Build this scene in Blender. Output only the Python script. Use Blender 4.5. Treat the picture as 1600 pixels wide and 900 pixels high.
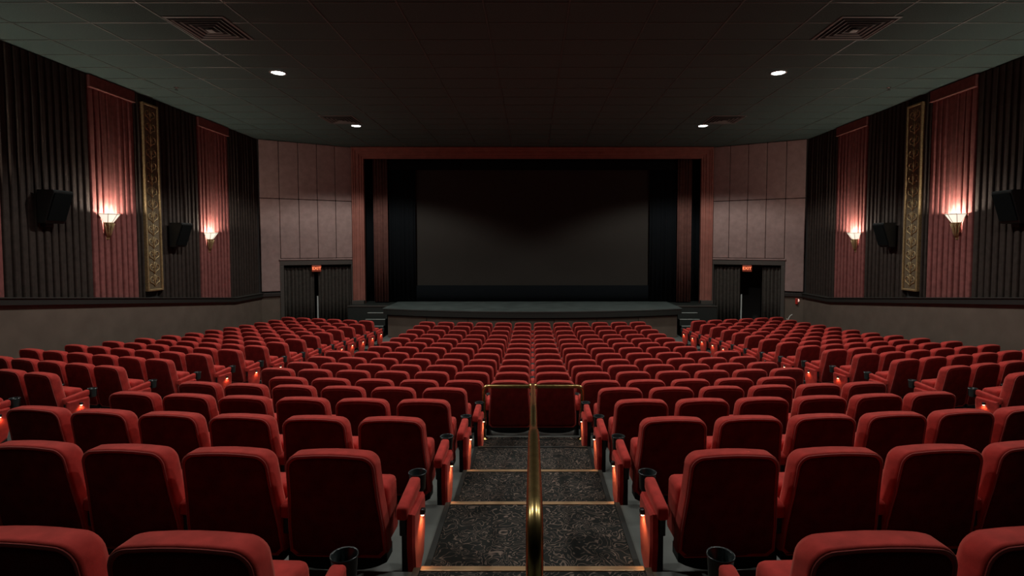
import bpy, bmesh, math, random
from mathutils import Vector, Matrix
random.seed(7)
for o in list(bpy.data.objects):
    bpy.data.objects.remove(o, do_unlink=True)
scene = bpy.context.scene
COL = scene.collection
R = math.radians

# ------------------------------------------------------------------ camera, world, exposure
CZ = 2.98                                   # camera height above the floor in front of the stage
cam_d = bpy.data.cameras.new('camera')
cam_d.sensor_fit = 'HORIZONTAL'; cam_d.sensor_width = 36.0
cam_d.lens = 830 / 1600 * 36
cam_d.shift_x = -32 / 1600; cam_d.shift_y = -28 / 1600
cam_d.clip_start = 0.05; cam_d.clip_end = 100
cam = bpy.data.objects.new('camera', cam_d); COL.objects.link(cam)
cam.location = (0, 0, CZ); cam.rotation_euler = (R(90 - 2.6), 0, 0)
scene.camera = cam
w = bpy.data.worlds.new('world'); scene.world = w; w.use_nodes = True
w.node_tree.nodes['Background'].inputs[0].default_value = (0.30, 0.36, 0.34, 1)
w.node_tree.nodes['Background'].inputs[1].default_value = 0.0
vs = scene.view_settings
vs.view_transform = 'Standard'; vs.look = 'None'; vs.gamma = 1; vs.use_curve_mapping = False
vs.exposure = 0.0
# strengths of the room's lamps (the lamps themselves are built further down)
DOWN_W = 430.0; DOWN_COL = (1.0, 0.97, 0.90)
SCONCE_W = 64.0; SCONCE_COL = (1.0, 0.85, 0.72)
AISLE_W = 0.55; AISLE_COL = (1.0, 0.50, 0.20)

# ------------------------------------------------------------------ helpers
def new_obj(name, data, parent=None, label=None, cat=None, group=None, kind=None):
    o = bpy.data.objects.new(name, data); COL.objects.link(o)
    if parent is not None: o.parent = parent
    if label: o['label'] = label
    if cat: o['category'] = cat
    if group: o['group'] = group
    if kind: o['kind'] = kind
    return o
def empty(name, loc=(0, 0, 0), rz=0, **k):
    o = new_obj(name, None, **k); o.location = loc; o.rotation_euler = (0, 0, rz)
    o.empty_display_size = 0.1
    return o
def mesh_from(bm, name, mat, smooth=False):
    bmesh.ops.recalc_face_normals(bm, faces=bm.faces[:])
    me = bpy.data.meshes.new(name); bm.to_mesh(me); bm.free()
    if mat is not None: me.materials.append(mat)
    if smooth:
        for p in me.polygons: p.use_smooth = True
    return me
def add_box(bm, lo, hi, M=None, bev=0, seg=2):
    t = bmesh.new()
    bmesh.ops.create_cube(t, size=1)
    for v in t.verts:
        v.co = Vector([(lo[i] + hi[i]) / 2 + v.co[i] * (hi[i] - lo[i]) for i in range(3)])
    if bev: bmesh.ops.bevel(t, geom=t.edges[:], offset=bev, segments=seg, affect='EDGES', profile=0.5)
    if M is not None: bmesh.ops.transform(t, matrix=M, verts=t.verts[:])
    merge(bm, t)
def merge(bm, t):
    me = bpy.data.meshes.new('tmp'); t.to_mesh(me); t.free(); bm.from_mesh(me); bpy.data.meshes.remove(me)
def box_mesh(name, lo, hi, mat, bev=0, seg=2, M=None, smooth=False):
    bm = bmesh.new(); add_box(bm, lo, hi, M, bev, seg)
    return mesh_from(bm, name, mat, smooth)
def add_tube(bm, pts, r, n=10, closed=False, cap=True):
    pts = [Vector(p) for p in pts]; N = len(pts); rings = []
    prev = None
    for i, p in enumerate(pts):
        a = pts[(i - 1) % N] if (closed or i > 0) else p
        b = pts[(i + 1) % N] if (closed or i < N - 1) else p
        t = (b - a).normalized()
        if prev is None:
            u = t.orthogonal().normalized()
        else:
            u = (prev - t * prev.dot(t)).normalized()
        prev = u; v = t.cross(u)
        rr = r[i] if isinstance(r, (list, tuple)) else r
        rings.append([bm.verts.new(p + (u * math.cos(2 * math.pi * k / n) + v * math.sin(2 * math.pi * k / n)) * rr) for k in range(n)])
    for i in range(N if closed else N - 1):
        A = rings[i]; B = rings[(i + 1) % N]
        for k in range(n):
            bm.faces.new((A[k], A[(k + 1) % n], B[(k + 1) % n], B[k]))
    if cap and not closed:
        bm.faces.new(rings[0][::-1]); bm.faces.new(rings[-1])
def add_lathe(bm, prof, n=24, c=(0, 0, 0), a0=0, a1=2 * math.pi):
    full = abs(a1 - a0 - 2 * math.pi) < 1e-6
    m = n if full else n + 1
    rings = [[bm.verts.new((c[0] + r * math.cos(a0 + (a1 - a0) * k / n), c[1] + r * math.sin(a0 + (a1 - a0) * k / n), c[2] + z)) for k in range(m)] for r, z in prof]
    for A, B in zip(rings, rings[1:]):
        for k in range(n):
            bm.faces.new((A[k], A[(k + 1) % m], B[(k + 1) % m], B[k]))
    return rings
def smooth_path(pts, rad=0.06, n=6):
    """polyline with rounded corners"""
    pts = [Vector(p) for p in pts]; out = [pts[0]]
    for a, b, c in zip(pts, pts[1:], pts[2:]):
        r = min(rad, (a - b).length * .45, (c - b).length * .45)
        p = b + (a - b).normalized() * r; q = b + (c - b).normalized() * r
        for i in range(n + 1):
            t = i / n
            out.append(p.lerp(b, t).lerp(b.lerp(q, t), t))
    out.append(pts[-1]); return out

# ------------------------------------------------------------------ materials
def mat(name, col, rough=0.6, metal=0, noise=0, nscale=40, bump=0, bscale=200, sheen=0, sheen_tint=None, emit=None, estr=0, spec=0.5):
    m = bpy.data.materials.new(name); m.use_nodes = True
    nt = m.node_tree; b = nt.nodes['Principled BSDF']
    b.inputs['Base Color'].default_value = (*col, 1)
    b.inputs['Roughness'].default_value = rough; b.inputs['Metallic'].default_value = metal
    b.inputs['Specular IOR Level'].default_value = spec
    if sheen:
        b.inputs['Sheen Weight'].default_value = sheen; b.inputs['Sheen Roughness'].default_value = 0.4
        b.inputs['Sheen Tint'].default_value = (*(sheen_tint or col), 1)
    if emit:
        b.inputs['Emission Color'].default_value = (*emit, 1); b.inputs['Emission Strength'].default_value = estr
    tc = None
    if noise or bump:
        tc = nt.nodes.new('ShaderNodeTexCoord')
    if noise:
        n = nt.nodes.new('ShaderNodeTexNoise'); n.inputs['Scale'].default_value = nscale; n.inputs['Detail'].default_value = 5
        nt.links.new(tc.outputs['Object'], n.inputs['Vector'])
        cr = nt.nodes.new('ShaderNodeValToRGB')
        cr.color_ramp.elements[0].position = .3; cr.color_ramp.elements[1].position = .7
        cr.color_ramp.elements[0].color = (*[c * (1 - noise) for c in col], 1)
        cr.color_ramp.elements[1].color = (*[min(1, c * (1 + noise)) for c in col], 1)
        nt.links.new(n.outputs['Fac'], cr.inputs['Fac']); nt.links.new(cr.outputs['Color'], b.inputs['Base Color'])
    if bump:
        n2 = nt.nodes.new('ShaderNodeTexNoise'); n2.inputs['Scale'].default_value = bscale; n2.inputs['Detail'].default_value = 3
        nt.links.new(tc.outputs['Object'], n2.inputs['Vector'])
        bp = nt.nodes.new('ShaderNodeBump'); bp.inputs['Strength'].default_value = bump; bp.inputs['Distance'].default_value = 0.004
        nt.links.new(n2.outputs['Fac'], bp.inputs['Height']); nt.links.new(bp.outputs['Normal'], b.inputs['Normal'])
    return m
M_RED = mat('red_velvet', (0.54, 0.050, 0.042), 0.85, noise=.22, nscale=14, bump=.25, bscale=500, sheen=.65, sheen_tint=(1, .36, .28), spec=.15)
M_RED_DIM = mat('darkened_red_rear_panel', (0.135, 0.012, 0.011), 0.9, noise=.22, nscale=14, bump=.25, bscale=500, spec=.1)  # darker copy of the red velvet, keeps the rear panels dim
M_PIPE = mat('red_piping', (0.50, 0.09, 0.08), 0.7, sheen=.8, sheen_tint=(1, .6, .55), spec=.2)
M_BLACK = mat('black_steel', (0.012, 0.013, 0.014), 0.45, noise=.2)
M_PLAST = mat('black_plastic', (0.008, 0.010, 0.010), 0.4)
M_CUP = mat('cup_holder_plastic', (0.018, 0.026, 0.027), 0.28)
M_CHROME = mat('steel_bolt', (.6, .6, .58), .25, 1)
M_BRASS = mat('polished_brass', (0.56, 0.41, 0.16), 0.27, 1, noise=.18, nscale=25)
M_GOLD = mat('aged_gilding', (0.36, 0.26, 0.13), 0.45, .55, noise=.3, nscale=30)
M_GILTBASE = mat('gilt_panel_ground', (0.125, 0.092, 0.052), 0.65, .2, noise=.35, nscale=60, bump=.5, bscale=120)
M_FLOOR = mat('grey_painted_concrete', (0.13, 0.145, 0.135), 0.55, noise=.25, nscale=3)
M_DRED = mat('red_wall_drape', (0.185, 0.066, 0.061), 0.95, noise=.2, nscale=10, bump=.12, bscale=300, sheen=.15, sheen_tint=(1, .5, .4), spec=.1)
M_DDARK = mat('dark_wall_drape', (0.036, 0.028, 0.024), 0.95, noise=.2, nscale=10, bump=.12, bscale=300, spec=.1)
M_WALL = mat('brown_wall_carpet', (0.128, 0.102, 0.082), 0.95, noise=.10, nscale=3, bump=.5, bscale=150, spec=.1)
M_WALLD = mat('dark_wall', (0.02, 0.018, 0.017), 0.9)
M_PAD = mat('taupe_acoustic_fabric', (0.285, 0.205, 0.190), 0.95, noise=.12, nscale=6, bump=.4, bscale=250, spec=.1)
M_RAIL = mat('dark_rail_paint', (0.020, 0.020, 0.018), 0.45)
M_TILE = mat('ceiling_tile_board', (0.072, 0.114, 0.104), 0.95, noise=.18, nscale=60, bump=.4, bscale=90, spec=.1)
M_GRID = mat('ceiling_grid_metal', (0.10, 0.12, 0.105), 0.45, .3)
M_VENT = mat('vent_metal', (0.22, 0.23, 0.21), 0.5, .3)
M_VDARK = mat('vent_hollow', (0.006, 0.006, 0.006), .9)
M_PROS = mat('terracotta_moulding_paint', (0.26, 0.098, 0.074), 0.6, noise=.15, nscale=5)
M_STAGE = mat('stage_floor_paint', (0.070, 0.090, 0.086), 0.5, noise=.25, nscale=2)
M_STAGEF = mat('stage_fascia_black', (0.013, 0.018, 0.016), 0.55)
M_VELVET = mat('black_masking_velvet', (0.006, 0.0075, 0.009), 0.95, spec=.05)
M_SCREEN = mat('shaded_screen_vinyl', (0.036, 0.033, 0.029), 0.9, noise=.03, nscale=2, spec=.1)  # pale screen given a near-black colour, standing in for the missing light
M_LEG = mat('red_stage_drape', (0.120, 0.056, 0.046), 0.9, noise=.15, nscale=8, spec=.1)
M_DCURT = mat('charcoal_door_curtain', (0.060, 0.054, 0.047), 0.9, noise=.2, nscale=12, spec=.1)
M_FRAME = mat('dark_door_frame', (0.055, 0.050, 0.043), 0.6)
M_STRIP = mat('pale_metal_edge', (0.45, 0.50, 0.48), 0.5)
M_NOSE = mat('brass_wood_nosing', (0.62, 0.40, 0.22), 0.35, .35)
M_EDGE = mat('rubber_edging', (0.022, 0.025, 0.023), 0.55)
M_LENS = mat('downlight_lens', (1, 1, 1), .5, emit=(1, .99, .95), estr=22)
M_TRIM = mat('downlight_trim', (0.3, 0.3, 0.28), .4, .4)
M_SHADE = mat('alabaster_shade', (.9, .8, .66), .4, noise=.1, nscale=18, emit=(1, .87, .72), estr=1.0)
M_BULB = mat('aisle_bulb', (1, .7, .4), .4, emit=(1, .66, .36), estr=9)
M_EXIT = mat('exit_sign_glow', (1, .25, .12), .4, emit=(1, .22, .09), estr=1.2)
M_EXITB = mat('exit_sign_box', (.10, .035, .025), .5, emit=(1, .12, .04), estr=.10)
M_ALARM = mat('alarm_red_plastic', (.45, .03, .02), .4)
M_ALIGHT = mat('alarm_lens', (.9, .8, .75), .2, emit=(1, .55, .45), estr=.8)
M_WHITE = mat('white_enamel', (.6, .6, .56), .4)

def carpet_mat():
    m = mat('aisle_carpet', (0.030, 0.032, 0.030), .95, bump=.6, bscale=260, spec=.1)
    nt = m.node_tree; b = nt.nodes['Principled BSDF']
    tc = nt.nodes.new('ShaderNodeTexCoord')
    n = nt.nodes.new('ShaderNodeTexNoise'); n.inputs['Scale'].default_value = 9; n.inputs['Detail'].default_value = 1.2; n.inputs['Distortion'].default_value = 1.6
    nt.links.new(tc.outputs['Object'], n.inputs['Vector'])
    mul = nt.nodes.new('ShaderNodeMath'); mul.operation = 'MULTIPLY'; mul.inputs[1].default_value = 7
    nt.links.new(n.outputs['Fac'], mul.inputs[0])
    pp = nt.nodes.new('ShaderNodeMath'); pp.operation = 'PINGPONG'; pp.inputs[1].default_value = .5
    nt.links.new(mul.outputs[0], pp.inputs[0])
    cr = nt.nodes.new('ShaderNodeValToRGB')
    e = cr.color_ramp.elements
    e[0].position = .045; e[0].color = (0.22, 0.165, 0.135, 1); e[1].position = .13; e[1].color = (0.026, 0.028, 0.026, 1)
    nt.links.new(pp.outputs[0], cr.inputs['Fac'])
    # worn dark stains of their own shape
    n2 = nt.nodes.new('ShaderNodeTexNoise'); n2.inputs['Scale'].default_value = 2.2; n2.inputs['Detail'].default_value = 3
    nt.links.new(tc.outputs['Object'], n2.inputs['Vector'])
    cr2 = nt.nodes.new('ShaderNodeValToRGB'); e2 = cr2.color_ramp.elements
    e2[0].position = .36; e2[0].color = (.45, .45, .45, 1); e2[1].position = .5; e2[1].color = (1, 1, 1, 1)
    nt.links.new(n2.outputs['Fac'], cr2.inputs['Fac'])
    mx = nt.nodes.new('ShaderNodeMixRGB'); mx.blend_type = 'MULTIPLY'; mx.inputs[0].default_value = 1
    nt.links.new(cr.outputs['Color'], mx.inputs[1]); nt.links.new(cr2.outputs['Color'], mx.inputs[2])
    nt.links.new(mx.outputs['Color'], b.inputs['Base Color'])
    return m
M_CARPET = carpet_mat()

# ------------------------------------------------------------------ layout of the rows
PITCH = 0.56; SAG = 54.0; SEAT_H = 0.80
# centre rows: distance of the back's rear top edge and its height below the eye
ROWD = [None, 1.60, 2.70, 3.77, 4.72, 5.66, 6.45, 7.27, 8.07, 8.83, 9.62, 10.45, 11.28, 12.10, 12.90, 13.72, 14.52, 15.28]
ROWH = [None, .895, 1.045, 1.215, 1.359, 1.504, 1.621, 1.713, 1.802, 1.872, 1.932, 1.99, 2.05, 2.10, 2.14, 2.162, 2.176, 2.184]
ROWD = [None] + [d - .045 * h for d, h in zip(ROWD[1:], ROWH[1:])]      # slant depth to ground distance
FL = [None] + [CZ - h - SEAT_H for h in ROWH[1:]]
# side blocks: aisle seat of each row, k = 3..17
SA = {3: (6.36, 5.76, 1.45), 4: (6.10, 6.52, 1.54), 5: (5.87, 7.29, 1.63), 6: (5.69, 8.02, 1.69), 7: (5.52, 8.69, 1.745),
      8: (5.37, 9.34, 1.80), 9: (5.26, 10.02, 1.86), 10: (5.20, 10.72, 1.92), 11: (5.15, 11.43, 1.98), 12: (5.14, 12.17, 2.03),
      13: (5.13, 12.92, 2.08), 14: (5.10, 13.60, 2.12), 15: (5.04, 14.28, 2.15), 16: (5.00, 15.00, 2.18), 17: (4.98, 15.80, 2.20)}
SA = {k: (x, d - .045 * h, h) for k, (x, d, h) in SA.items()}
ANG = 16.5; TA = math.tan(R(ANG))
def side(k):
    if k >= 3: return SA[k]
    x, d, h = SA[3]
    return (x + .18 * (3 - k), d - .85 * (3 - k), h - .12 * (3 - k))
XW = 8.9                                     # half width of the hall
CEIL = CZ + 3.47

# ------------------------------------------------------------------ floor
def floor_rows():
    rows = []                                # each: (k, offset, centre z, side z)
    rows.append((1, -6.5, FL[1] + .16, CZ - side(1)[2] - SEAT_H + .12))
    for k in range(1, 18):
        zc = FL[k]; zs = CZ - side(k)[2] - SEAT_H
        if k <= 6:
            zcp = FL[k - 1] if k > 1 else FL[1] + .16
            zsp = CZ - side(k - 1)[2] - SEAT_H
            e = .05 if k < 3 else 0
            rows.append((k, e - .02, zcp, zsp)); rows.append((k, e, zc, zs))
        else:
            rows.append((k, .05, zc + .004, zs + .004)); rows.append((k, .42, zc, zs))
    rows.append((17, 1.2, 0.0, -0.02)); rows.append((17, 5.0, 0.0, -0.02))
    return rows
FR = floor_rows()
def floor_pt(r, x):
    k, off, zc, zs = r; ax = abs(x)
    dc = ROWD[k] + min(ax, 4.6) ** 2 / SAG + off
    sx, sd, _ = side(k)
    ds = sd + off + (ax - sx) * TA
    t = min(1, max(0, (ax - 4.2) / (4.8 - 4.2)))
    if k == 17 and off > 4: return Vector((x, 20.3, 0))
    if k == 1 and off < 0: return Vector((x, -5.0, zc + (zs - zc) * t))
    return Vector((x, dc + (ds - dc) * t, zc + (zs - zc) * t))
xs = [-9.1, -8.2, -7.4, -6.6, -5.8, -5.2, -4.8, -4.5, -4.2, -3.6, -3.0, -2.4, -1.8, -1.2, -.7, -.3]
xs = xs + [0] + [-x for x in xs[::-1]]
bm = bmesh.new()
g = [[bm.verts.new(floor_pt(r, x)) for x in xs] for r in FR]
for a, b in zip(g, g[1:]):
    for i in range(len(xs) - 1):
        bm.faces.new((a[i], a[i + 1], b[i + 1], b[i]))
new_obj('floor', mesh_from(bm, 'floor', M_FLOOR), kind='structure', label='sloping stepped grey concrete floor of the hall')

# ------------------------------------------------------------------ ceiling: tiles, grid
ceil = new_obj('ceiling', box_mesh('ceiling', (-9.3, -5.0, CEIL + .03), (9.3, 20.4, CEIL + .10), M_WALLD), kind='structure', label='dark tiled suspended ceiling')
TW, TD = 1.234, 0.69
gx = [-5.64 + TW * i for i in range(-3, 13)]
gx = [-9.0] + [x for x in gx if -8.9 < x < 8.9] + [9.0]
gy = [7.74 + TD * j for j in range(-3, 17)]
tile_cache = {}
def splay_in(x, y):
    # inside the hall with respect to the splayed front walls
    ax = abs(x)
    return y < 18.85 and (ax < 6.34 or y < 17.4 + (8.9 - ax) / 2.56 * 1.45 + .9)
for i in range(len(gx) - 1):
    for j in range(len(gy) - 1):
        if not splay_in((gx[i] + gx[i + 1]) / 2, gy[j]): continue
        wd = round(gx[i + 1] - gx[i], 3)
        if wd < .08: continue
        if wd not in tile_cache:
            tile_cache[wd] = box_mesh('ceiling_tile', (-wd / 2 + .010, -TD / 2 + .010, 0), (wd / 2 - .010, TD / 2 - .010, .02), M_TILE, bev=.004, seg=1)
        t = new_obj('ceiling_tile', tile_cache[wd], parent=ceil)
        t.location = ((gx[i] + gx[i + 1]) / 2, (gy[j] + gy[j + 1]) / 2, CEIL + random.uniform(-.001, .002))
bm = bmesh.new()
for x in gx[1:-1]: add_box(bm, (x - .012, gy[0], CEIL - .006), (x + .012, gy[-1], CEIL + .004))
for y in gy: add_box(bm, (-9, y - .012, CEIL - .0055), (9, y + .012, CEIL + .0045))
new_obj('ceiling_grid', mesh_from(bm, 'ceiling_grid', M_GRID), parent=ceil)
new_obj('ceiling_board', box_mesh('ceiling_board', (-9, -5, CEIL), (9, gy[0] - .02, CEIL + .02), M_TILE), parent=ceil)
new_obj('ceiling_board', box_mesh('ceiling_board', (-9, gy[-1] + .015, CEIL), (9, 19, CEIL + .02), M_TILE), parent=ceil)

# ------------------------------------------------------------------ side walls
def rail_z(y): return CZ - .0976 * min(y, 15.8)
def wall_mesh(name, sx, x0, x1, ys, zlo, zhi, m):
    """upright slab whose top/bottom follow functions of y"""
    bm = bmesh.new(); rings = []
    for y in ys:
        lo = zlo(y) if callable(zlo) else zlo; hi = zhi(y) if callable(zhi) else zhi
        rings.append([bm.verts.new((sx * x0, y, lo)), bm.verts.new((sx * x1, y, lo)), bm.verts.new((sx * x1, y, hi)), bm.verts.new((sx * x0, y, hi))])
    for a, b in zip(rings, rings[1:]):
        for k in range(4): bm.faces.new((a[k], a[(k + 1) % 4], b[(k + 1) % 4], b[k]))
    bm.faces.new(rings[0]); bm.faces.new(rings[-1])
    return mesh_from(bm, name, m)
YS = [-5, 0, 4, 8, 12, 15.8, 17.4]
P0 = Vector((8.9, 17.4)); P1 = Vector((6.34, 18.85))
for sx, nm in ((-1, 'left'), (1, 'right')):
    wl = new_obj('wall_' + nm, wall_mesh('wall', sx, 9.03, 9.2, [-5, 17.6], -.3, CEIL + .05, M_WALLD), kind='structure', label='dark %s side wall behind the pleated drapes' % nm)
    new_obj('wainscot', wall_mesh('wainscot', sx, XW, 9.05, YS, -.3, lambda y: rail_z(y) - .05, M_WALL), parent=wl)
    rl = new_obj('trim_1' if sx < 0 else 'trim_2', wall_mesh('rail', sx, XW - .07, 9.05, YS, lambda y: rail_z(y) - .13, lambda y: rail_z(y) - .012, M_RAIL), kind='structure', label='black wall rail above the %s brown wainscot' % nm)
    new_obj('rail_cap', wall_mesh('rail_cap', sx, XW - .095, 9.05, YS, lambda y: rail_z(y) - .012, lambda y: rail_z(y) + .006, mat('rail_cap_paint', (.045, .045, .04), .4)), parent=rl)

# pleated drapes along the side walls
def drape_mesh(name, y0, y1, pitch, depth, zlo, zhi, m, sharp=.16, jit=.25, seed=0):
    """cloth sheet along y at x=0, folds towards +x; flat-faced knife pleats"""
    rnd = random.Random(seed); n = max(2, round((y1 - y0) / pitch)); p = (y1 - y0) / n
    prof = []
    for i in range(n):
        a = y0 + i * p; j = rnd.uniform(-jit, jit) * p * .3
        dd = depth * rnd.uniform(.75, 1.1)
        prof += [(a + j * .5, .0), (a + p * .05 + j * .5, dd * .8), (a + p * .13 + j * .5, dd), (a + p * .5 + j, dd * .86), (a + p * .80, dd * .62), (a + p * .95, dd * .42)]
    prof.append((y1, 0))
    zs = [0, .5, .8, .93, 1]
    bm = bmesh.new(); G = []
    for f in zs:
        row = []
        for y, d in prof:
            lo = zlo(y) if callable(zlo) else zlo; hi = zhi(y) if callable(zhi) else zhi
            k = 1 if f < .8 else 1 - .35 * (f - .8) / .2
            row.append(bm.verts.new((d * k, y, lo + (hi - lo) * f)))
        G.append(row)
    back = [[bm.verts.new((-.03, y, (zlo(y) if callable(zlo) else zlo))) for y in (y0, y1)], [bm.verts.new((-.03, y, zhi)) for y in (y0, y1)]]
    for a, b in zip(G, G[1:]):
        for i in range(len(prof) - 1): bm.faces.new((a[i], a[i + 1], b[i + 1], b[i]))
    bm.faces.new((back[0][0], back[0][1], back[1][1], back[1][0]))
    for e in (0, 1):
        col = [r[0 if e == 0 else -1] for r in G]
        bm.faces.new([back[0][e]] + col + [back[1][e]])
    return mesh_from(bm, name, m)
SEG = [(-4.9, -2.9, 0), (-2.9, -1.4, 1), (-1.4, .6, 0), (.6, 2.0, 1), (2.0, 3.9, 0), (3.9, 5.2, 1), (5.2, 7.45, 0), (7.45, 9.0, 1), (9.0, 10.83, 0), (10.83, 12.07, 1), (12.07, 12.27, 2), (12.80, 14.32, 0), (14.32, 15.75, 1), (15.75, 17.38, 0)]
SEG = [s for s in SEG if s[1] > 3]
POSW = {9.0: 'beside the nearer speaker', 12.80: 'behind the farther speaker', 15.75: 'in the corner by the exit', 10.83: 'behind the nearer sconce', 14.32: 'behind the farther sconce', 7.45: 'at the picture edge', 5.2: 'beyond the picture edge', 3.9: 'far outside the picture', 2.0: 'nearest the back of the hall', 12.07: 'narrow, beside the gilded panel'}
for sx, nm in ((-1, 'left'), (1, 'right')):
    for (a, b, c) in SEG:
        me = drape_mesh('wall_drape', a, b, .155 if c != 2 else .1, .060, lambda y: rail_z(y) + .007, CEIL - .02 if c != 1 else CEIL - .27, M_DRED if c == 1 else M_DDARK, seed=int(a * 100))
        colr = 'red' if c == 1 else 'dark brown'
        t = empty('wall_drape', (sx * 8.99, 0, 0), label='%s pleated drape on the %s wall, %s' % (colr, nm, POSW[a]), cat='curtain', group='pleated wall drapes')
        d = new_obj('pleated_cloth', me, parent=t); d.scale = (-sx, 1, 1)
        if c == 1:
            hd = new_obj('header_board', box_mesh('header_board', (0, a + .01, CEIL - .268), (.085, b - .01, CEIL - .02), M_DRED, bev=.006), parent=t); hd.scale = (-sx, 1, 1)
            hb = new_obj('header_bead', box_mesh('header_bead', (.085, a + .01, CEIL - .27), (.10, b - .01, CEIL - .25), mat('bead_paint', (.36, .16, .12), .5), bev=.004), parent=t); hb.scale = (-sx, 1, 1)

# gilded panels
def gilt_panel(sx, nm):
    y0, y1 = 12.28, 12.79; z0, z1 = 1.92, 6.28
    t = empty('gilded_panel', (sx * 8.99, (y0 + y1) / 2, 0), label='tall gilded scrollwork panel on the %s wall' % nm, cat='panel', group='gilded wall panels')
    hw = (y1 - y0) / 2; s = -sx
    def X(a, b): return (min(s * a, s * b), max(s * a, s * b))
    x0, x1 = X(-.03, .06)
    new_obj('ground_board', box_mesh('ground_board', (x0, -hw + .02, z0 + .02), (x1, hw - .02, z1 - .02), M_GILTBASE), parent=t)
    x0, x1 = X(0, .095)
    for lo, hi in (((-hw, z0), (-hw + .045, z1)), ((hw - .045, z0), (hw, z1)), ((-hw + .045, z0), (hw - .045, z0 + .05)), ((-hw + .045, z1 - .05), (hw - .045, z1))):
        new_obj('frame_bar', box_mesh('frame_bar', (x0, lo[0], lo[1]), (x1, hi[0], hi[1]), M_GOLD, bev=.012), parent=t)
    bm = bmesh.new(); xx = s * .066
    n = 14; L = (z1 - z0 - .2) / n
    for i in range(n):
        zc = z0 + .1 + L * (i + .5)
        for m in (-1, 1):
            pts = []
            for k in range(15):                # S scroll with a curled end
                u = k / 14; a = -1.2 + 5.6 * u; r = .078 * (1 - .62 * u)
                pts.append((xx, m * (.085 + r * math.cos(a)), zc + .02 + r * 1.15 * math.sin(a)))
            add_tube(bm, pts, [.011 * (1 - .5 * k / 14) + .003 for k in range(15)], 5)
            add_tube(bm, [(xx, 0, zc - L * .48), (xx, m * .05, zc - L * .28), (xx, m * .135, zc - L * .12), (xx, m * .15, zc + L * .04)], [.006, .012, .010, .003], 5)
            add_tube(bm, [(xx, m * .02, zc - L * .1), (xx, m * .06, zc + L * .2), (xx, m * .05, zc + L * .38), (xx, m * .10, zc + L * .44)], [.004, .010, .008, .003], 5)
        add_tube(bm, [(xx, 0, zc - L * .5), (xx, 0, zc - L * .2), (xx, 0, zc + .02), (xx, 0, zc + L * .3), (xx, 0, zc + L * .5)], [.008, .014, .024, .012, .007], 6)
    new_obj('scroll_relief', mesh_from(bm, 'scroll_relief', M_GOLD, True), parent=t)
gilt_panel(-1, 'left'); gilt_panel(1, 'right')

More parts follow.
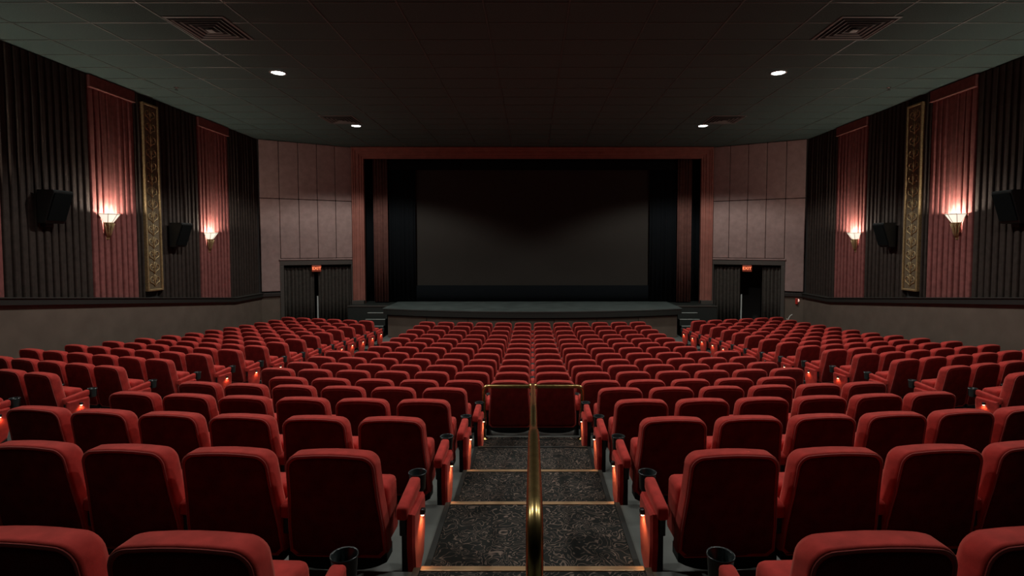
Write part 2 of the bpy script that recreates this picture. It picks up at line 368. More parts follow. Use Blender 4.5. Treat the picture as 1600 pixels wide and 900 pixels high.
# ------------------------------------------------------------------ front splayed walls with padded panels and curtained exits
def splay(sx, nm):
    o2 = Vector((sx * P0.x, P0.y)); e2 = Vector((sx * P1.x, P1.y)); L = (e2 - o2).length
    ux = (e2 - o2).normalized()
    nrm = Vector((-ux.y, ux.x))
    if nrm.y > 0: nrm = -nrm                 # towards the audience
    M = Matrix(((ux.x, nrm.x, 0, o2.x), (ux.y, nrm.y, 0, o2.y), (0, 0, 1, 0), (0, 0, 0, 1)))   # local (along, out, up)
    def bx(lo, hi, m, bev=0, seg=2): return box_mesh('piece', lo, hi, m, bev, seg, M)
    bm = bmesh.new()
    add_box(bm, (-.12, -.30, 2.50), (L, -.04, CEIL + .04), M)
    add_box(bm, (-.12, -.30, -.3), (.225 * L, -.04, 2.5), M)
    wl = new_obj('wall_front_' + nm, mesh_from(bm, 'wall', M_WALLD), kind='structure', label='splayed %s wall beside the stage with taupe padded panels' % nm)
    for c in range(5):
        a, b = L * c / 5, L * (c + 1) / 5
        for r, (z0, z1) in enumerate((((1.47 if c == 0 else 2.56), 4.54), (4.55, CEIL - .01))):
            new_obj('padded_panel', bx((a + .006, -.05, z0 + .004), (b - .006, .03, z1 - .004), M_PAD, .018, 2), parent=wl)
    new_obj('wainscot', bx((-.02, -.05, -.2), (.19 * L, .0, 1.4), M_WALL), parent=wl)
    tr = new_obj('trim_3' if sx < 0 else 'trim_4', bx((-.05, -.02, 1.31), (.19 * L, .07, 1.428), M_RAIL, .006), kind='structure', label='short black rail between corner and %s exit' % nm)
    # door frame
    dr = empty('door_1' if sx < 0 else 'door_2', (0, 0, 0), kind='structure', label='curtained %s exit doorway in the splayed wall' % nm)
    a, b = .19 * L, L - .02
    new_obj('jamb', bx((a, -.30, -.1), (a + .12, .05, 2.33), M_FRAME, .01), parent=dr)
    new_obj('jamb', bx((b - .08, -.30, -.1), (b, .05, 2.33), M_FRAME, .01), parent=dr)
    new_obj('lintel', bx((a, -.30, 2.33), (b, .05, 2.50), M_FRAME, .01), parent=dr)
    new_obj('lintel_lip', bx((a - .02, -.05, 2.50), (b + .01, .075, 2.55), M_PAD, .012), parent=dr)
    bm = bmesh.new()                         # dark passage behind
    add_box(bm, (a, -1.8, -.1), (b, -1.7, 2.5), M); add_box(bm, (a - .1, -1.8, -.1), (a, -.3, 2.5), M)
    add_box(bm, (b, -1.8, -.1), (b + .1, -.3, 2.5), M); add_box(bm, (a - .1, -1.8, 2.5), (b + .1, -.3, 2.6), M)
    new_obj('passage', mesh_from(bm, 'passage', M_WALLD), parent=dr)
    g0 = a + .13; g1 = b - .09; W = g1 - g0
    spans = [(0, .44, 'outer'), (.50, 1, 'inner')] if sx < 0 else [(0, .27, 'outer'), (.60, 1, 'inner')]
    for (s0, s1, wn) in spans:
        n = max(4, round((s1 - s0) * W / .115)); bm = bmesh.new(); rows = []
        steps = n * 8
        for f in (0, .5, .9, .96, 1):
            row = []
            for i in range(steps + 1):
                u = i / steps; ph = 2 * math.pi * n * u
                amp = .040 * (1 - .35 * f); off = amp * math.sin(ph) + .012 * math.sin(ph * .37 + 1)
                row.append(bm.verts.new(M @ Vector((g0 + W * (s0 + (s1 - s0) * u) + .012 * math.sin(2 * ph), -.12 + off, .04 + 2.20 * f + (.012 * math.sin(ph) if f == 1 else 0)))))
            rows.append(row)
        for r0, r1 in zip(rows, rows[1:]):
            for i in range(steps): bm.faces.new((r0[i], r0[i + 1], r1[i + 1], r1[i]))
        cu = new_obj('door_curtain', mesh_from(bm, 'door_curtain', M_DCURT, True), label='charcoal curtain, %s half of the %s exit doorway' % (wn, nm), cat='curtain', group='exit curtains')
        sm = cu.modifiers.new('thick', 'SOLIDIFY'); sm.thickness = .008
    # pale door edge standing in the gap
    gp = g0 + W * (.485 if sx < 0 else .575)
    new_obj('door_edge', bx((gp - .022, -.10, .02), (gp + .022, -.06, 1.25 if sx < 0 else 1.3), M_STRIP, .008), parent=dr)
    # exit sign hanging in the opening
    ex = empty('exit_sign', (M @ Vector((g0 + W * (.47 if sx < 0 else .49), .02, 2.21))), label='small glowing exit sign over the %s doorway' % nm, cat='sign', group='exit signs')
    MR = Matrix(((ux.x, nrm.x, 0, 0), (ux.y, nrm.y, 0, 0), (0, 0, 1, 0), (0, 0, 0, 1)))
    new_obj('sign_box', box_mesh('sign_box', (-.15, -.02, -.11), (.15, .03, .11), M_EXITB, .01, 2, MR), parent=ex)
    new_obj('sign_face', box_mesh('sign_face', (-.125, .028, -.085), (.125, .036, .085), M_EXITB, 0, 1, MR), parent=ex)
    new_obj('hanger', box_mesh('hanger', (-.02, -.01, .10), (.02, .01, .16), M_BLACK, 0, 1, MR), parent=ex)
    cd = bpy.data.curves.new('exit_letters', 'FONT'); cd.body = 'EXIT'; cd.size = .135; cd.extrude = .003; cd.align_x = 'CENTER'; cd.align_y = 'CENTER'
    cd.space_character = 1.05; cd.offset = .003
    to = bpy.data.objects.new('tmp_text', cd); COL.objects.link(to)
    dg = bpy.context.evaluated_depsgraph_get(); me = bpy.data.meshes.new_from_object(to.evaluated_get(dg))
    bpy.data.objects.remove(to); me.materials.clear(); me.materials.append(M_EXIT)
    lt = new_obj('exit_letters', me, parent=ex)
    xa = ux.to_3d() if sx < 0 else -ux.to_3d()   # reads left to right for the audience
    zz = Vector((0, 0, 1)); nn = nrm.to_3d()
    Mt = Matrix((xa, zz, nn)).transposed().to_4x4(); Mt.translation = nn * .040
    lt.matrix_local = Mt
    return M, L
ML, SL = splay(-1, 'left'); MR_, _ = splay(1, 'right')

# alarm and white hook stick on the right splayed wall
p = MR_ @ Vector((.075 * SL, .0, 1.16))
al = empty('fire_alarm', p, math.atan2(1.45, -2.56) - math.pi / 2 + math.pi, label='small red fire alarm with glowing lens beside the right exit', cat='alarm')
new_obj('alarm_body', box_mesh('alarm_body', (-.075, -.012, -.10), (.075, .07, .10), M_ALARM, .02, 3), parent=al)
bm = bmesh.new(); add_lathe(bm, [(0, .09), (.03, .085), (.048, .065), (.05, .04)], 16); bmesh.ops.rotate(bm, verts=bm.verts[:], cent=(0, 0, 0), matrix=Matrix.Rotation(R(-90), 3, 'X'))
o = new_obj('alarm_lens', mesh_from(bm, 'alarm_lens', M_ALIGHT, True), parent=al); o.location = (0, 0.02, .025)
bm = bmesh.new()
add_tube(bm, smooth_path([(0, 0, 0), (0, 0, .30), (.03, 0, .42), (.07, -.02, .50), (.13, -.02, .53)], .05, 4), 0.017, 8)
add_tube(bm, [(0, 0, .30), (-.03, 0, .36), (-.03, 0, .40)], .012, 6)
p = MR_ @ Vector((.14 * SL, .45, .50))
hs = empty('white_hook', (p.x, p.y, .0), label='white hooked stick upright behind the front row near the right exit', cat='hook')
o = new_obj('hook', mesh_from(bm, 'hook', M_WHITE, True), parent=hs); o.location = (0, 0, .22)
bm = bmesh.new(); add_tube(bm, [(0, 0, 0), (0, 0, .23)], .016, 8); add_lathe(bm, [(0, 0.012), (.09, .012), (.09, 0), (0, 0)], 16)
new_obj('stand', mesh_from(bm, 'stand', M_WHITE), parent=hs)

# ------------------------------------------------------------------ proscenium, stage house, screen
bm = bmesh.new()
prof = [(0, -.1), (0, .10), (.03, .13), (.07, .13), (.085, .10), (.13, .10), (.145, .07), (.25, .07), (.265, .04), (.33, .04), (.345, .015), (.40, .015), (.40, -.1)]
FZ0, FZT, FX, FY = .93, CEIL - .005, 6.34, 18.80
st = []
for (cx, cz, ix, iz) in ((-FX, FZ0, 1, 0), (-FX, FZT, 1, -1), (FX, FZT, -1, -1), (FX, FZ0, -1, 0)):
    st.append([bm.verts.new((cx + ix * u, FY - v, cz + iz * u)) for u, v in prof])
for a, b in zip(st, st[1:]):
    for k in range(len(prof) - 1): bm.faces.new((a[k], a[k + 1], b[k + 1], b[k]))
bm.faces.new(st[0]); bm.faces.new(st[-1])
pf = new_obj('proscenium_frame', mesh_from(bm, 'proscenium_frame', M_PROS), label='terracotta moulded proscenium frame around the stage opening', cat='frame')
for sx in (-1, 1):
    x0, x1 = sorted((sx * 5.93, sx * 6.36))
    new_obj('plinth', box_mesh('plinth', (x0, 18.62, .93), (x1, 18.82, 1.06), M_FRAME, .01), parent=pf)
bm = bmesh.new()
add_box(bm, (-9.3, 20.2, -.3), (9.3, 20.4, CEIL + .1)); add_box(bm, (-6.5, 18.9, -.3), (-6.36, 20.3, CEIL)); add_box(bm, (6.36, 18.9, -.3), (6.5, 20.3, CEIL))
new_obj('wall_front', mesh_from(bm, 'wall_front', M_WALLD), kind='structure', label='black stage house walls behind the screen')
new_obj('wall_back', box_mesh('wall_back', (-9.3, -5.2, -.3), (9.3, -5.0, CEIL + .1), M_WALLD), kind='structure', label='dark rear wall behind the camera')
# screen
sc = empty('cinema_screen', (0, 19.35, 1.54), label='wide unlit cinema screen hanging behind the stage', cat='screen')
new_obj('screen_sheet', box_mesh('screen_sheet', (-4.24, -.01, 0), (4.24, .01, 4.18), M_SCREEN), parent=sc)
bm = bmesh.new()
for lo, hi in (((-4.34, 0, -.1), (4.34, .06, -.0)), ((-4.34, 0, 4.18), (4.34, .06, 4.28)), ((-4.34, 0, 0), (-4.24, .06, 4.18)), ((4.24, 0, 0), (4.34, .06, 4.18))): add_box(bm, lo, hi)
new_obj('screen_frame', mesh_from(bm, 'screen_frame', M_VELVET), parent=sc)
def stage_drape(name, x0, x1, y, z0, z1, pitch, amp, m, label, group):
    n = max(1, round(abs(x1 - x0) / pitch)); S = n * 8; bm = bmesh.new(); rows = []
    rnd = random.Random(int((x0 + 20) * 100)); ph0 = rnd.uniform(0, 6)
    for f in (0, .4, 1):
        rows.append([bm.verts.new((x0 + (x1 - x0) * i / S, y - amp * (1 - .3 * f) * math.sin(2 * math.pi * n * i / S + ph0) * (.7 + .3 * math.sin(i * .31)), z0 + (z1 - z0) * f)) for i in range(S + 1)])
    for a, b in zip(rows, rows[1:]):
        for i in range(S): bm.faces.new((a[i], a[i + 1], b[i + 1], b[i]))
    o = new_obj(name, mesh_from(bm, name, m, True), label=label, cat='curtain', group=group)
    s = o.modifiers.new('thick', 'SOLIDIFY'); s.thickness = .01
stage_drape('stage_drape', -5.68, -5.17, 19.05, .975, 6.2, .10, .035, M_LEG, 'red pleated drape at the left end of the stage', 'red stage drapes')
stage_drape('stage_drape', 5.17, 5.68, 19.05, .975, 6.2, .10, .035, M_LEG, 'red pleated drape at the right end of the stage', 'red stage drapes')
stage_drape('masking_curtain', -5.2, -4.22, 19.22, .975, 6.4, .17, .03, M_VELVET, 'black masking curtain left of the screen', 'black masking curtains')
stage_drape('masking_curtain', 4.22, 5.2, 19.22, .975, 6.4, .17, .03, M_VELVET, 'black masking curtain right of the screen', 'black masking curtains')
stage_drape('masking_curtain', -4.3, 4.3, 19.27, .975, 1.55, .4, .008, M_VELVET, 'black masking curtain strip below the screen', 'black masking curtains')
stage_drape('masking_curtain', -5.3, 5.3, 19.15, 5.70, 6.44, .4, .008, M_VELVET, 'black valance strip above the screen', 'black masking curtains')
stage_drape('backdrop_curtain', -6.3, 6.3, 19.6, .975, 6.44, .3, .04, M_VELVET, 'black backdrop curtain filling the stage behind the screen', 'black masking curtains')
# stage
SZ = .96
def stage_outline(inset, n=28):
    X = 4.87 - inset; pts = []
    for i in range(n + 1):
        x = -X + 2 * X * i / n
        pts.append((x, 16.35 + .85 * (x / 4.87) ** 2 + inset))
    return pts + [(X, 19.9), (-X, 19.9)]
def prism(pts, z0, z1, m, name):
    bm = bmesh.new(); lo = [bm.verts.new((x, y, z0)) for x, y in pts]; hi = [bm.verts.new((x, y, z1)) for x, y in pts]
    bm.faces.new(lo[::-1]); bm.faces.new(hi)
    for i in range(len(pts)):
        j = (i + 1) % len(pts); bm.faces.new((lo[i], lo[j], hi[j], hi[i]))
    return mesh_from(bm, name, m)
sg = empty('stage', (0, 0, 0), label='low curved stage platform in front of the screen', cat='stage')
new_obj('stage_floor', prism(stage_outline(0), SZ - .03, SZ, M_STAGE, 'stage_floor'), parent=sg)
new_obj('stage_lip', prism(stage_outline(.012), SZ - .21, SZ - .03, M_STAGEF, 'stage_lip'), parent=sg)
new_obj('stage_base', prism(stage_outline(.16), -.05, SZ - .21, M_STAGEF, 'stage_base'), parent=sg)
ol = stage_outline(.13)[:29]
for i in range(0, 28, 4):
    pts = ol[i:i + 5]; back = [(x, y + .08) for x, y in pts[::-1]]
    pts = [(pts[0][0] + .01, pts[0][1])] + pts[1:-1] + [(pts[-1][0] - .01, pts[-1][1])]
    new_obj('fascia_panel', prism(pts + back, 0, SZ - .26, M_WALL, 'fascia_panel'), parent=sg)
for sx in (-1, 1):
    x0, x1 = sorted((sx * 4.86, sx * 6.30))
    new_obj('stage_wing', box_mesh('stage_wing', (x0, 18.02, -.05), (x1, 19.9, SZ - .02), M_STAGEF, .01), parent=sg)
    new_obj('wing_nosing', box_mesh('wing_nosing', (x0, 18.0, SZ - .05), (x1, 18.06, SZ - .015), M_FRAME, .006), parent=sg)
    ss = empty('stage_steps', (sx * 5.22, 17.55, 0), label='dark steps with pale nosings up to the %s side of the stage' % ('left' if sx < 0 else 'right'), cat='steps', group='stage steps')
    for i in range(4):
        z = .19 * (i + 1) - .03
        new_obj('tread', box_mesh('tread', (-.33, -.47 + .235 * i, -.05), (.33, -.235 + .235 * i + (.0 if i < 3 else 0), z), M_STAGEF, .004), parent=ss)
        new_obj('nosing', box_mesh('nosing', (-.33, -.475 + .235 * i, z - .005), (.33, -.43 + .235 * i, z + .008), M_STRIP), parent=ss)

# ------------------------------------------------------------------ ceiling fittings
def downlight(x, y, label, k=1.0):
    t = empty('downlight', (x, y, CEIL), label=label, cat='light', group='recessed downlights')
    bm = bmesh.new(); add_lathe(bm, [(.125, -.004), (.165, -.004), (.165, -.014), (.13, -.020), (.125, -.004)], 28)
    new_obj('trim_ring', mesh_from(bm, 'trim_ring', M_TRIM, True), parent=t)
    bm = bmesh.new(); add_lathe(bm, [(0, -.016), (.09, -.014), (.127, -.006)], 28)
    new_obj('lens', mesh_from(bm, 'lens', M_LENS, True), parent=t)
    ld = bpy.data.lights.new('downlight_lamp', 'SPOT'); ld.energy = DOWN_W * k; ld.color = DOWN_COL
    ld.spot_size = R(136); ld.spot_blend = .30; ld.shadow_soft_size = .12
    l = new_obj('lamp', ld, parent=t); l.location = (0, 0, -.15)
for sx, nm in ((-1, 'left'), (1, 'right')):
    xx = -5.09 if sx < 0 else 4.92
    downlight(xx, 10.8, 'bright recessed downlight at mid-ceiling on the %s' % nm, .95)
    downlight(xx, 15.5, 'bright recessed downlight near the stage on the %s' % nm)
    downlight(xx, 6.1, 'recessed downlight above the rear seats on the %s' % nm, .52)
    downlight(sx * 1.7, 4.3, 'added unseen fill light over the centre aisle, %s of the handrail' % nm, .34)  # pair added out of view to brighten the near seat tops
def vent(x, y, label, s=.92):
    t = empty('ceiling_vent', (x, y, CEIL), label=label, cat='vent', group='square ceiling vents')
    h = s / 2
    new_obj('duct', box_mesh('duct', (-h + .02, -h + .02, -.010), (h - .02, h - .02, -.004), M_VDARK), parent=t)
    def ring(a, wd, z0, z1, name, m):
        bm = bmesh.new()
        o_, i_ = a, a - wd
        co = [(-1, -1), (1, -1), (1, 1), (-1, 1)]
        vo = [bm.verts.new((c[0] * o_, c[1] * o_, z0)) for c in co]; vi = [bm.verts.new((c[0] * i_, c[1] * i_, z1)) for c in co]
        vo2 = [bm.verts.new((c[0] * o_, c[1] * o_, z0 + .006)) for c in co]; vi2 = [bm.verts.new((c[0] * i_, c[1] * i_, z1 + .006)) for c in co]
        for k in range(4):
            j = (k + 1) % 4
            bm.faces.new((vo[k], vo[j], vi[j], vi[k])); bm.faces.new((vo2[k], vo2[j], vi2[j], vi2[k]))
            bm.faces.new((vo[k], vo[j], vo2[j], vo2[k])); bm.faces.new((vi[k], vi[j], vi2[j], vi2[k]))
        new_obj(name, mesh_from(bm, name, m), parent=t)
    ring(h, .03, -.012, -.018, 'outer_frame', M_VENT)
    for k in range(4):
        ring(h - .075 - .085 * k, .022, -.030, -.022, 'louvre', M_VENT)
    new_obj('centre_plate', box_mesh('centre_plate', (-.055, -.055, -.045), (.055, .055, -.035), M_VENT, .004), parent=t)
vent(-5.14, 8.65, 'square louvred vent in the nearer left ceiling')
vent(5.14, 8.65, 'square louvred vent in the nearer right ceiling')
vent(-5.26, 14.75, 'square louvred vent in the far left ceiling by the stage')
vent(5.26, 14.75, 'square louvred vent in the far right ceiling by the stage')
for sx, nm in ((-1, 'left'), (1, 'right')):
    t = empty('sprinkler_head', (sx * 7.8, 11.8, CEIL), label='tiny sprinkler head in the %s ceiling near the wall' % nm, cat='sprinkler', group='sprinkler heads')
    bm = bmesh.new(); add_lathe(bm, [(0, -.002), (.045, -.004), (.045, -.010), (.02, -.014), (.02, -.05), (0, -.05)], 14)
    new_obj('escutcheon', mesh_from(bm, 'escutcheon', M_CHROME, True), parent=t)
    bm = bmesh.new(); add_lathe(bm, [(0, -.055), (.035, -.056), (.035, -.062), (0, -.062)], 12)
    new_obj('deflector', mesh_from(bm, 'deflector', M_CHROME), parent=t)

# ------------------------------------------------------------------ sconces
def sconce_meshes():
    # local: wall at y=0, out = +y, up = z (0 = top rim); half bowl
    a0, a1 = 0, math.pi
    bm = bmesh.new()
    prof = [(.095, -.19), (.130, -.15), (.175, -.085), (.218, -.025), (.232, 0), (.222, 0), (.165, -.085), (.120, -.15), (.085, -.18)]
    add_lathe(bm, prof, 18, a0=a0, a1=a1)
    for v in bm.verts: v.co.y = v.co.y * .92
    shade = mesh_from(bm, 'shade', M_SHADE, True)
    bm = bmesh.new()
    for zz, rr, th in ((-.012, .228, .007), (-.192, .10, .012)):
        add_tube(bm, [(rr * math.cos(math.pi * k / 16), .92 * rr * math.sin(math.pi * k / 16), zz) for k in range(17)], th, 6)
    for k in (0, 4, 8, 12, 16):                # gilt ribs
        a = math.pi * k / 16
        add_tube(bm, [(r * math.cos(a) * 1.01, .92 * r * math.sin(a) * 1.02, z) for r, z in prof[:5]], .005, 5)
    band = mesh_from(bm, 'gilt_band', M_GOLD, True)
    bm = bmesh.new()
    add_lathe(bm, [(.096, -.192), (.085, -.25), (.058, -.32), (.042, -.37), (.050, -.41), (.040, -.46), (.022, -.50), (.028, -.52), (.014, -.545), (0, -.55)], 12, a0=a0, a1=a1)
    for k in range(5):                          # acanthus leaves
        a = math.pi * (k + .5) / 5
        c, s = math.cos(a), math.sin(a)
        add_tube(bm, [(.030 * c, .03 * s, -.50), (.058 * c, .058 * s, -.40), (.085 * c, .085 * s, -.29), (.125 * c, .125 * s, -.20)], [.006, .018, .020, .004], 6)
    bracket = mesh_from(bm, 'leaf_bracket', M_GOLD, True)
    bm = bmesh.new(); add_box(bm, (-.045, -.06, -.54), (.045, .006, -.24), bev=.012)
    plate = mesh_from(bm, 'back_plate', M_GOLD)
    return shade, band, bracket, plate
SM = sconce_meshes()
def sconce(sx, y, label):
    z = CZ + .675 - .0871 * (y - 11.2)
    t = empty('wall_sconce', (sx * 8.935, y, z), R(-90) if sx < 0 else R(90), label=label, cat='lamp', group='wall sconces')
    for me, nm in zip(SM, ('shade', 'gilt_band', 'leaf_bracket', 'back_plate')):
        new_obj(nm, me, parent=t)
    ld = bpy.data.lights.new('sconce_lamp', 'POINT'); ld.energy = SCONCE_W; ld.color = SCONCE_COL; ld.shadow_soft_size = .03
    l = new_obj('bulb_light', ld, parent=t); l.location = (0, .145, -.03)
for sx, nm in ((-1, 'left'), (1, 'right')):
    sconce(sx, 11.2, 'larger lit sconce on the %s wall nearer the camera' % nm)
    sconce(sx, 14.7, 'smaller lit sconce on the %s wall near the stage' % nm)
    sconce(sx, 7.7, 'lit sconce on the %s wall just outside the picture' % nm)

# ------------------------------------------------------------------ surround speakers
def speaker(sx, y, z, label):
    t = empty('wall_speaker', (sx * 8.93, y, z), R(-90) if sx < 0 else R(90), label=label, cat='speaker', group='black wall speakers')
    bm = bmesh.new(); h = .30; wd = .21
    # wedge cabinet: deep at the top, shallow at the bottom
    pr = [(.06, h), (.36, h), (.38, h - .03), (.20, -h + .02), (.17, -h), (.06, -h)]
    L_ = [bm.verts.new((-wd, a, b)) for a, b in pr]; R_ = [bm.verts.new((wd, a, b)) for a, b in pr]
    bm.faces.new(L_[::-1]); bm.faces.new(R_)
    for k in range(len(pr)):
        j = (k + 1) % len(pr); bm.faces.new((L_[k], L_[j], R_[j], R_[k]))
    bmesh.ops.bevel(bm, geom=bm.edges[:], offset=.008, segments=2, affect='EDGES')
    new_obj('cabinet', mesh_from(bm, 'cabinet', M_PLAST), parent=t)
    bm = bmesh.new()
    v = [bm.verts.new(c) for c in ((-wd + .025, .377, h - .06), (wd - .025, .377, h - .06), (wd - .025, .218, -h + .05), (-wd + .025, .218, -h + .05))]
    bm.faces.new(v); r = bmesh.ops.extrude_face_region(bm, geom=bm.faces[:]); 
    bmesh.ops.translate(bm, verts=[e for e in r['geom'] if isinstance(e, bmesh.types.BMVert)], vec=(0, .012, -.004))
    new_obj('grille', mesh_from(bm, 'grille', mat('grille_cloth', (.004, .005, .005), .95, bump=.5, spec=.05)), parent=t)
    new_obj('bracket', box_mesh('bracket', (-.07, -.06, -.36), (.07, .09, -.05), M_BLACK, .008), parent=t)
for sx, nm in ((-1, 'left'), (1, 'right')):
    speaker(sx, 9.75, CZ + .71, 'large black wedge speaker on the %s wall near the picture edge' % nm)
    speaker(sx, 13.2, CZ + .27, 'smaller looking black wedge speaker between sconces on the %s wall' % nm)

# ------------------------------------------------------------------ aisle runner with nosings
AW = .585
run = empty('aisle_runner', (0, 0, 0), label='dark patterned carpet on the centre aisle steps', cat='carpet')
edges = [-4.9] + [ROWD[k] + (.05 if k < 3 else .0) for k in range(1, 6)] + [ROWD[6] - .08]
levels = [FL[1] + .16] + [FL[k] for k in range(1, 6)]
for i in range(6):
    y0, y1, z = edges[i], edges[i + 1], levels[i]
    new_obj('tread_carpet', box_mesh('tread_carpet', (-AW, y0 + (.004 if i else 0), z - .02), (AW, y1 + (.012 if i < 5 else 0), z + .008), M_CARPET), parent=run)
    for sx in (-1, 1):
        a, b = sorted((sx * AW, sx * (AW + .035)))
        new_obj('edge_strip', box_mesh('edge_strip', (a, y0, z - .02), (b, y1, z + .016), M_EDGE), parent=run)
    if i < 5:
        new_obj('riser_carpet', box_mesh('riser_carpet', (-AW, y1 - .004, levels[i + 1]), (AW, y1 + .010, z), M_EDGE), parent=run)
        if i in (1, 2, 3):
            new_obj('nosing', box_mesh('nosing', (-AW + .0, y1 - .022, z + .006), (AW, y1 + .018, z + .014), M_NOSE, .003), parent=run)
        else:
            new_obj('nosing', box_mesh('nosing', (-AW, y1 - .022, z + .006), (AW, y1 + .018, z + .016), M_EDGE, .003), parent=run)

# ------------------------------------------------------------------ brass handrail
hr = empty('brass_handrail', (.006, 0, 0), label='polished brass handrail down the middle of the centre aisle', cat='handrail')
def H(d, h): return (0, d, CZ - h)
bm = bmesh.new()
path = smooth_path([H(1.46, CZ - FL[1] - .16 - .01), H(1.46, .785), H(2.42, .862), H(3.32, 1.175), H(3.75, 1.175), H(6.22, 1.648)], .16, 8)
add_tube(bm, path, .0255, 20)
new_obj('rail', mesh_from(bm, 'rail', M_BRASS, True), parent=hr)
bm = bmesh.new(); zf = FL[5] + .012
add_tube(bm, smooth_path([(-.585, 6.22, zf), (-.585, 6.22, CZ - 1.66), (.585, 6.22, CZ - 1.66), (.585, 6.22, zf)], .075, 8), .0225, 16)
new_obj('cross_frame', mesh_from(bm, 'cross_frame', M_BRASS, True), parent=hr)
for (x, y, z) in ((-.585, 6.22, zf), (.585, 6.22, zf), (0, 1.46, FL[1] + .01)):
    bm = bmesh.new(); add_lathe(bm, [(.024, .03), (.030, .028), (.030, .012), (.052, .008), (.052, 0), (0, 0)], 18)
    o = new_obj('foot_flange', mesh_from(bm, 'foot_flange', M_BRASS, True), parent=hr); o.location = (x, y, z)
bm = bmesh.new(); add_tube(bm, [(-.045, 6.22, CZ - 1.66), (.045, 6.22, CZ - 1.66)], .030, 14)
new_obj('joint_collar', mesh_from(bm, 'joint_collar', M_BRASS, True), parent=hr)

# ------------------------------------------------------------------ theatre seats
REC = math.tan(R(10))
def outline(ins, z0=.17, z1=.77, wt=.238, wb=.266, rad=.075):
    """rounded trapezoid, counter-clockwise from the bottom left; crown on top"""
    pts = []
    z1 -= ins; z0 += ins; wt -= ins; wb -= ins; rad = max(.02, rad - ins * .6); rb = .03
    pts += [(-wb + rb, z0), (wb - rb, z0), (wb, z0 + rb)]
    pts += [(wb - .15 * (wb - wt), z0 + .3 * (z1 - z0)), (wt + .25 * (wb - wt), z0 + .62 * (z1 - z0))]
    for k in range(7):
        a = math.pi / 2 * k / 6; pts.append((wt - rad + rad * math.cos(a), z1 - rad + rad * math.sin(a)))
    for f in (.5, 0, -.5): pts.append((f * (wt - rad) * 1.0, z1 + .008 * (1 - f * f)))
    for k in range(7):
        a = math.pi / 2 * (1 + k / 6); pts.append((-wt + rad + rad * math.cos(a), z1 - rad + rad * math.sin(a)))
    pts += [(-wt - .25 * (wb - wt), z0 + .62 * (z1 - z0)), (-wb + .15 * (wb - wt), z0 + .3 * (z1 - z0)), (-wb, z0 + rb)]
    return pts
def shell(layers, mt, name, **ok):
    bm = bmesh.new(); rings = []
    for t, ins in layers:
        rings.append([bm.verts.new((x, t + (.77 - z) * REC, z)) for x, z in outline(ins, **ok)])
    n = len(rings[0])
    for a, b in zip(rings, rings[1:]):
        for k in range(n): bm.faces.new((a[k], a[(k + 1) % n], b[(k + 1) % n], b[k]))
    bm.faces.new(rings[0][::-1]); bm.faces.new(rings[-1])
    return mesh_from(bm, name, mt, True)
ME = {}
ME['backrest'] = shell([(.004, .012), (.008, .002), (.022, 0), (.085, 0), (.112, .010), (.128, .030), (.134, .060)], M_RED, 'backrest')
ME['rear_panel'] = shell([(-.006, .040), (-.003, .026), (.006, .020), (.010, .020)], M_RED_DIM, 'rear_panel')
bm = bmesh.new()
add_tube(bm, [(x, .004 + (.77 - z) * REC, z) for x, z in outline(.010)], .0048, 5, closed=True)
ME['piping'] = mesh_from(bm, 'piping', M_PIPE, True)
# black lower shell, curved at the bottom
bm = bmesh.new(); rr = []
for t in (.0, .012, .10):
    row = []
    for k in range(13):
        u = -1 + k / 6; row.append(bm.verts.new((u * .262, t + .60 * REC + .012 * (1 - abs(u)), .10 + .055 * abs(u) ** 3)))
    top = [bm.verts.new((u * .262, t + .60 * REC, .215)) for u in (1, -1)]
    rr.append(row + top)
for a, b in zip(rr, rr[1:]):
    for k in range(15): bm.faces.new((a[k], a[(k + 1) % 15], b[(k + 1) % 15], b[k]))
bm.faces.new(rr[0]); bm.faces.new(rr[-1])
ME['lower_shell'] = mesh_from(bm, 'lower_shell', M_PLAST)
# folded-up seat cushion
bm = bmesh.new()
add_box(bm, (-.246, .185, .19), (.246, .37, .530), bev=.035, seg=3)
for v in bm.verts: v.co.y += (.535 - v.co.z) * .10
ME['seat_cushion'] = mesh_from(bm, 'seat_cushion', M_RED, True)
# standard between seats
bm = bmesh.new()
add_box(bm, (-.022, .15, -.02), (.022, .33, .440), bev=.008)
add_box(bm, (-.030, .12, -.03), (.030, .37, .018), bev=.006)
add_box(bm, (-.018, .10, .30), (.018, .17, .44), bev=.006)
ME['standard'] = mesh_from(bm, 'standard', M_BLACK)
bm = bmesh.new(); add_tube(bm, [(0, .102, .415), (0, .090, .415)], .012, 8);
ME['bolt'] = mesh_from(bm, 'bolt', M_CHROME)
bm = bmesh.new(); add_box(bm, (-.032, .085, .432), (.032, .375, .508), bev=.018, seg=3)
for v in bm.verts: v.co.z += (v.co.y - .365) * .16
ME['armrest'] = mesh_from(bm, 'armrest', M_RED, True)
bm = bmesh.new()
add_lathe(bm, [(0, .425), (.040, .425), (.048, .508), (.053, .513), (.053, .505), (.050, .500), (.044, .410), (.036, .402), (0, .402)], 20, c=(0, .422, 0))
ME['cup_holder'] = mesh_from(bm, 'cup_holder', M_CUP, True)
def panel_mesh(s):
    bm = bmesh.new()
    pr = [(.10, .42), (.345, .43), (.355, .39), (.345, .22), (.31, .09), (.24, .045), (.16, .045), (.115, .09), (.095, .24)]
    a = [bm.verts.new((s * .024, y, z)) for y, z in pr]; b = [bm.verts.new((s * .052, y, z)) for y, z in pr]
    cy, cz = .225, .26
    c = [bm.verts.new((s * .064, cy + (y - cy) * .88, cz + (z - cz) * .92)) for y, z in pr]
    for p, q in ((a, b), (b, c)):
        for k in range(len(pr)): bm.faces.new((p[k], p[(k + 1) % len(pr)], q[(k + 1) % len(pr)], q[k]))
    bm.faces.new(a); bm.faces.new(c)
    return mesh_from(bm, 'end_panel', M_RED, False)
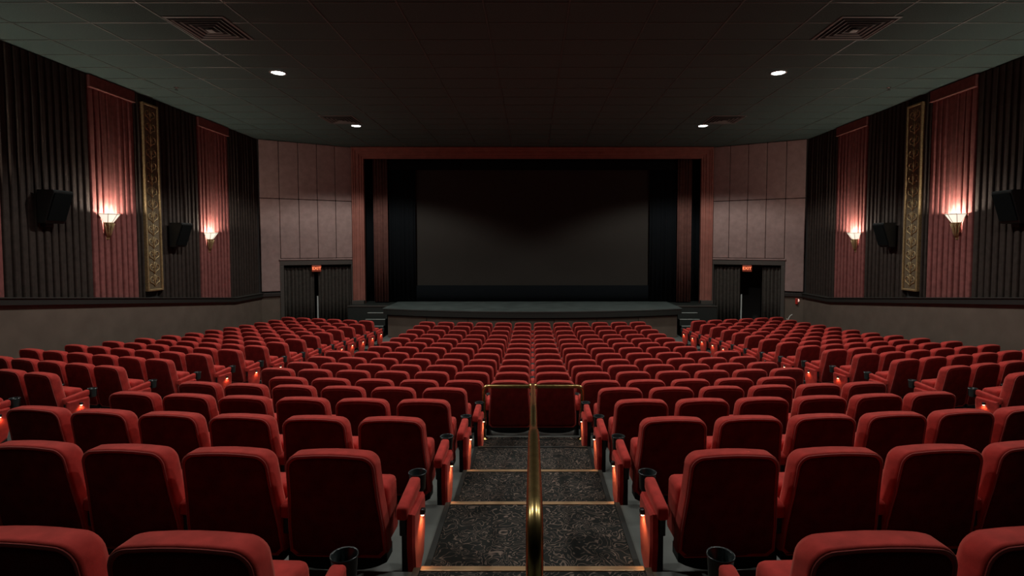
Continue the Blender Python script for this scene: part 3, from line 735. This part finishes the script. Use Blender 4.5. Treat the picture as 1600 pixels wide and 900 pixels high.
ME['end_panel_l'] = panel_mesh(-1); ME['end_panel_r'] = panel_mesh(1)
for s, n in ((-1, 'l'), (1, 'r')):
    x0, x1 = sorted((s * .060, s * .088))
    ME['hood_' + n] = box_mesh('light_hood', (x0, .222, .352), (x1, .258, .385), M_BLACK, .008)
    x0, x1 = sorted((s * .066, s * .082))
    ME['bulb_' + n] = box_mesh('bulb', (x0, .230, .346), (x1, .250, .353), M_BULB, .002)
AL = bpy.data.lights.new('aisle_lamp', 'SPOT'); AL.energy = AISLE_W; AL.color = AISLE_COL; AL.spot_size = R(150); AL.spot_blend = .9; AL.shadow_soft_size = .012

ORD = ['', 'first', 'second', 'third', 'fourth', 'fifth', 'sixth', 'seventh', 'eighth', 'ninth', 'tenth', 'eleventh', 'twelfth', 'thirteenth', 'fourteenth', 'fifteenth', 'sixteenth', 'seventeenth']
seats = []      # (x, y, z, rot, k, ends, label, group)
def row_name(k):
    return '%s row from the picture bottom' % ORD[k] if k <= 8 else '%s row from the stage' % ORD[18 - k]
for k in range(1, 18):
    if k <= 5:
        n = {1: 3, 2: 5}.get(k, 6); xin = {1: 1.09, 2: 1.045, 3: 1.02, 4: .985, 5: .95}[k]
    else:
        n = 7 if 7 <= k <= 10 else 6; xin = .28
    for sx in (-1, 1):
        for i in range(n):
            x = sx * (xin + PITCH * i)
            ends = ''
            if k <= 5 and i == 0: ends += 'l' if sx > 0 else 'r'
            if i == n - 1 and k > 2: ends += 'r' if sx > 0 else 'l'
            sd = 'left' if sx < 0 else 'right'
            if k <= 5: lab = 'red seat, %s, %s from the handrail aisle on its %s' % (row_name(k), ORD[i + 1], sd)
            else: lab = 'red middle-block seat, %s, %s place %s of centre' % (row_name(k), ORD[i + 1], sd)
            seats.append([x, ROWD[k] + x * x / SAG, FL[k], math.atan(-2 * abs(x) / SAG) * (1 if x < 0 else -1), k, ends, lab, 'middle block seats'])
for k in range(3, 18):
    n = {3: 1, 4: 3}.get(k, 6)
    xa, da, h = SA[k]
    for sx in (-1, 1):
        for i in range(n):
            x = sx * (xa + i * PITCH * math.cos(R(ANG))); y = da + i * PITCH * math.sin(R(ANG))
            ends = ''
            if i == 0: ends += 'r' if sx < 0 else 'l'
            if i == n - 1 and n == 6: ends += 'l' if sx < 0 else 'r'
            sd = 'left' if sx < 0 else 'right'
            lab = 'red seat in the %s wall block, %s, %s from its aisle' % (sd, '%s row from the stage' % ORD[18 - k], ORD[i + 1])
            seats.append([x, y, CZ - h - SEAT_H, R(-ANG) * (1 if sx < 0 else -1), k, ends, lab, '%s wall block seats' % sd])

def seat_parts(ends, full, k, sx):
    """(name, mesh key, x offset, sub-parts)"""
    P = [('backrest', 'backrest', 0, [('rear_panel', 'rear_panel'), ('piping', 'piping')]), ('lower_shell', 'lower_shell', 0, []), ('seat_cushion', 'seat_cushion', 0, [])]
    arms = []
    # every seat carries the arm on its right; a row's leftmost seat also the left one
    eo = .350 if k <= 2 else .325
    arms.append((eo if 'r' in ends else .28, 'r' in ends, 'r'))
    if 'l' in ends: arms.append((-eo, True, 'l'))
    for x, e, s in arms:
        P.append(('armrest', 'armrest', x, [('cup_holder', 'cup_holder')]))
        P.append(('standard', 'standard', x, [('bolt', 'bolt')] if k <= 6 else []))
        if e: P.append(('end_panel', 'end_panel_' + s, x, [('light_hood', 'hood_' + s), ('bulb', 'bulb_' + s)]))
    return P
seats.sort(key=lambda s: s[1] * (.80 if s[5] else 1.0))
KEEP = 300
def build_seat(s):
    x, y, z, rz, k, ends, lab, grp = s
    t = empty('theatre_seat', (x, y, z), rz, label=lab, cat='seat', group=grp)
    for nm, key, xo, subs in seat_parts(ends, True, k, x):
        p = new_obj(nm, ME[key], parent=t); p.location = (xo, 0, 0)
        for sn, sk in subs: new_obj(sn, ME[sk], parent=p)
        if nm == 'end_panel':
            sgn = 1 if xo > 0 else -1
            l = new_obj('aisle_lamp', AL, parent=p); l.location = (sgn * .080, .24, .335)
            l.rotation_euler = (0, R(18 * sgn), 0)
for s in seats[:KEEP]: build_seat(s)
# the rest, smallest in view, as one object
bm = bmesh.new(); mats = []
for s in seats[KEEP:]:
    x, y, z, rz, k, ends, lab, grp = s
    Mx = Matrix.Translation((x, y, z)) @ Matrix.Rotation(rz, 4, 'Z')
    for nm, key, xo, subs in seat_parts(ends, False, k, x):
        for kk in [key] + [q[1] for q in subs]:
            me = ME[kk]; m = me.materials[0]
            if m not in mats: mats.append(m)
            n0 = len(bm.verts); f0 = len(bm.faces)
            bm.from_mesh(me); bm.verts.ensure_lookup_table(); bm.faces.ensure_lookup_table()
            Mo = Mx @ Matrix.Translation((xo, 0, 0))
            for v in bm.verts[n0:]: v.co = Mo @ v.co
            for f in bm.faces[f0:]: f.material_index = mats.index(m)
if seats[KEEP:]:
    me = bpy.data.meshes.new('front_row_seats'); bm.to_mesh(me); bm.free()
    for m in mats: me.materials.append(m)
    new_obj('front_row_seats', me, kind='stuff', label='many small red theatre seats in the last rows before the stage', cat='seats')
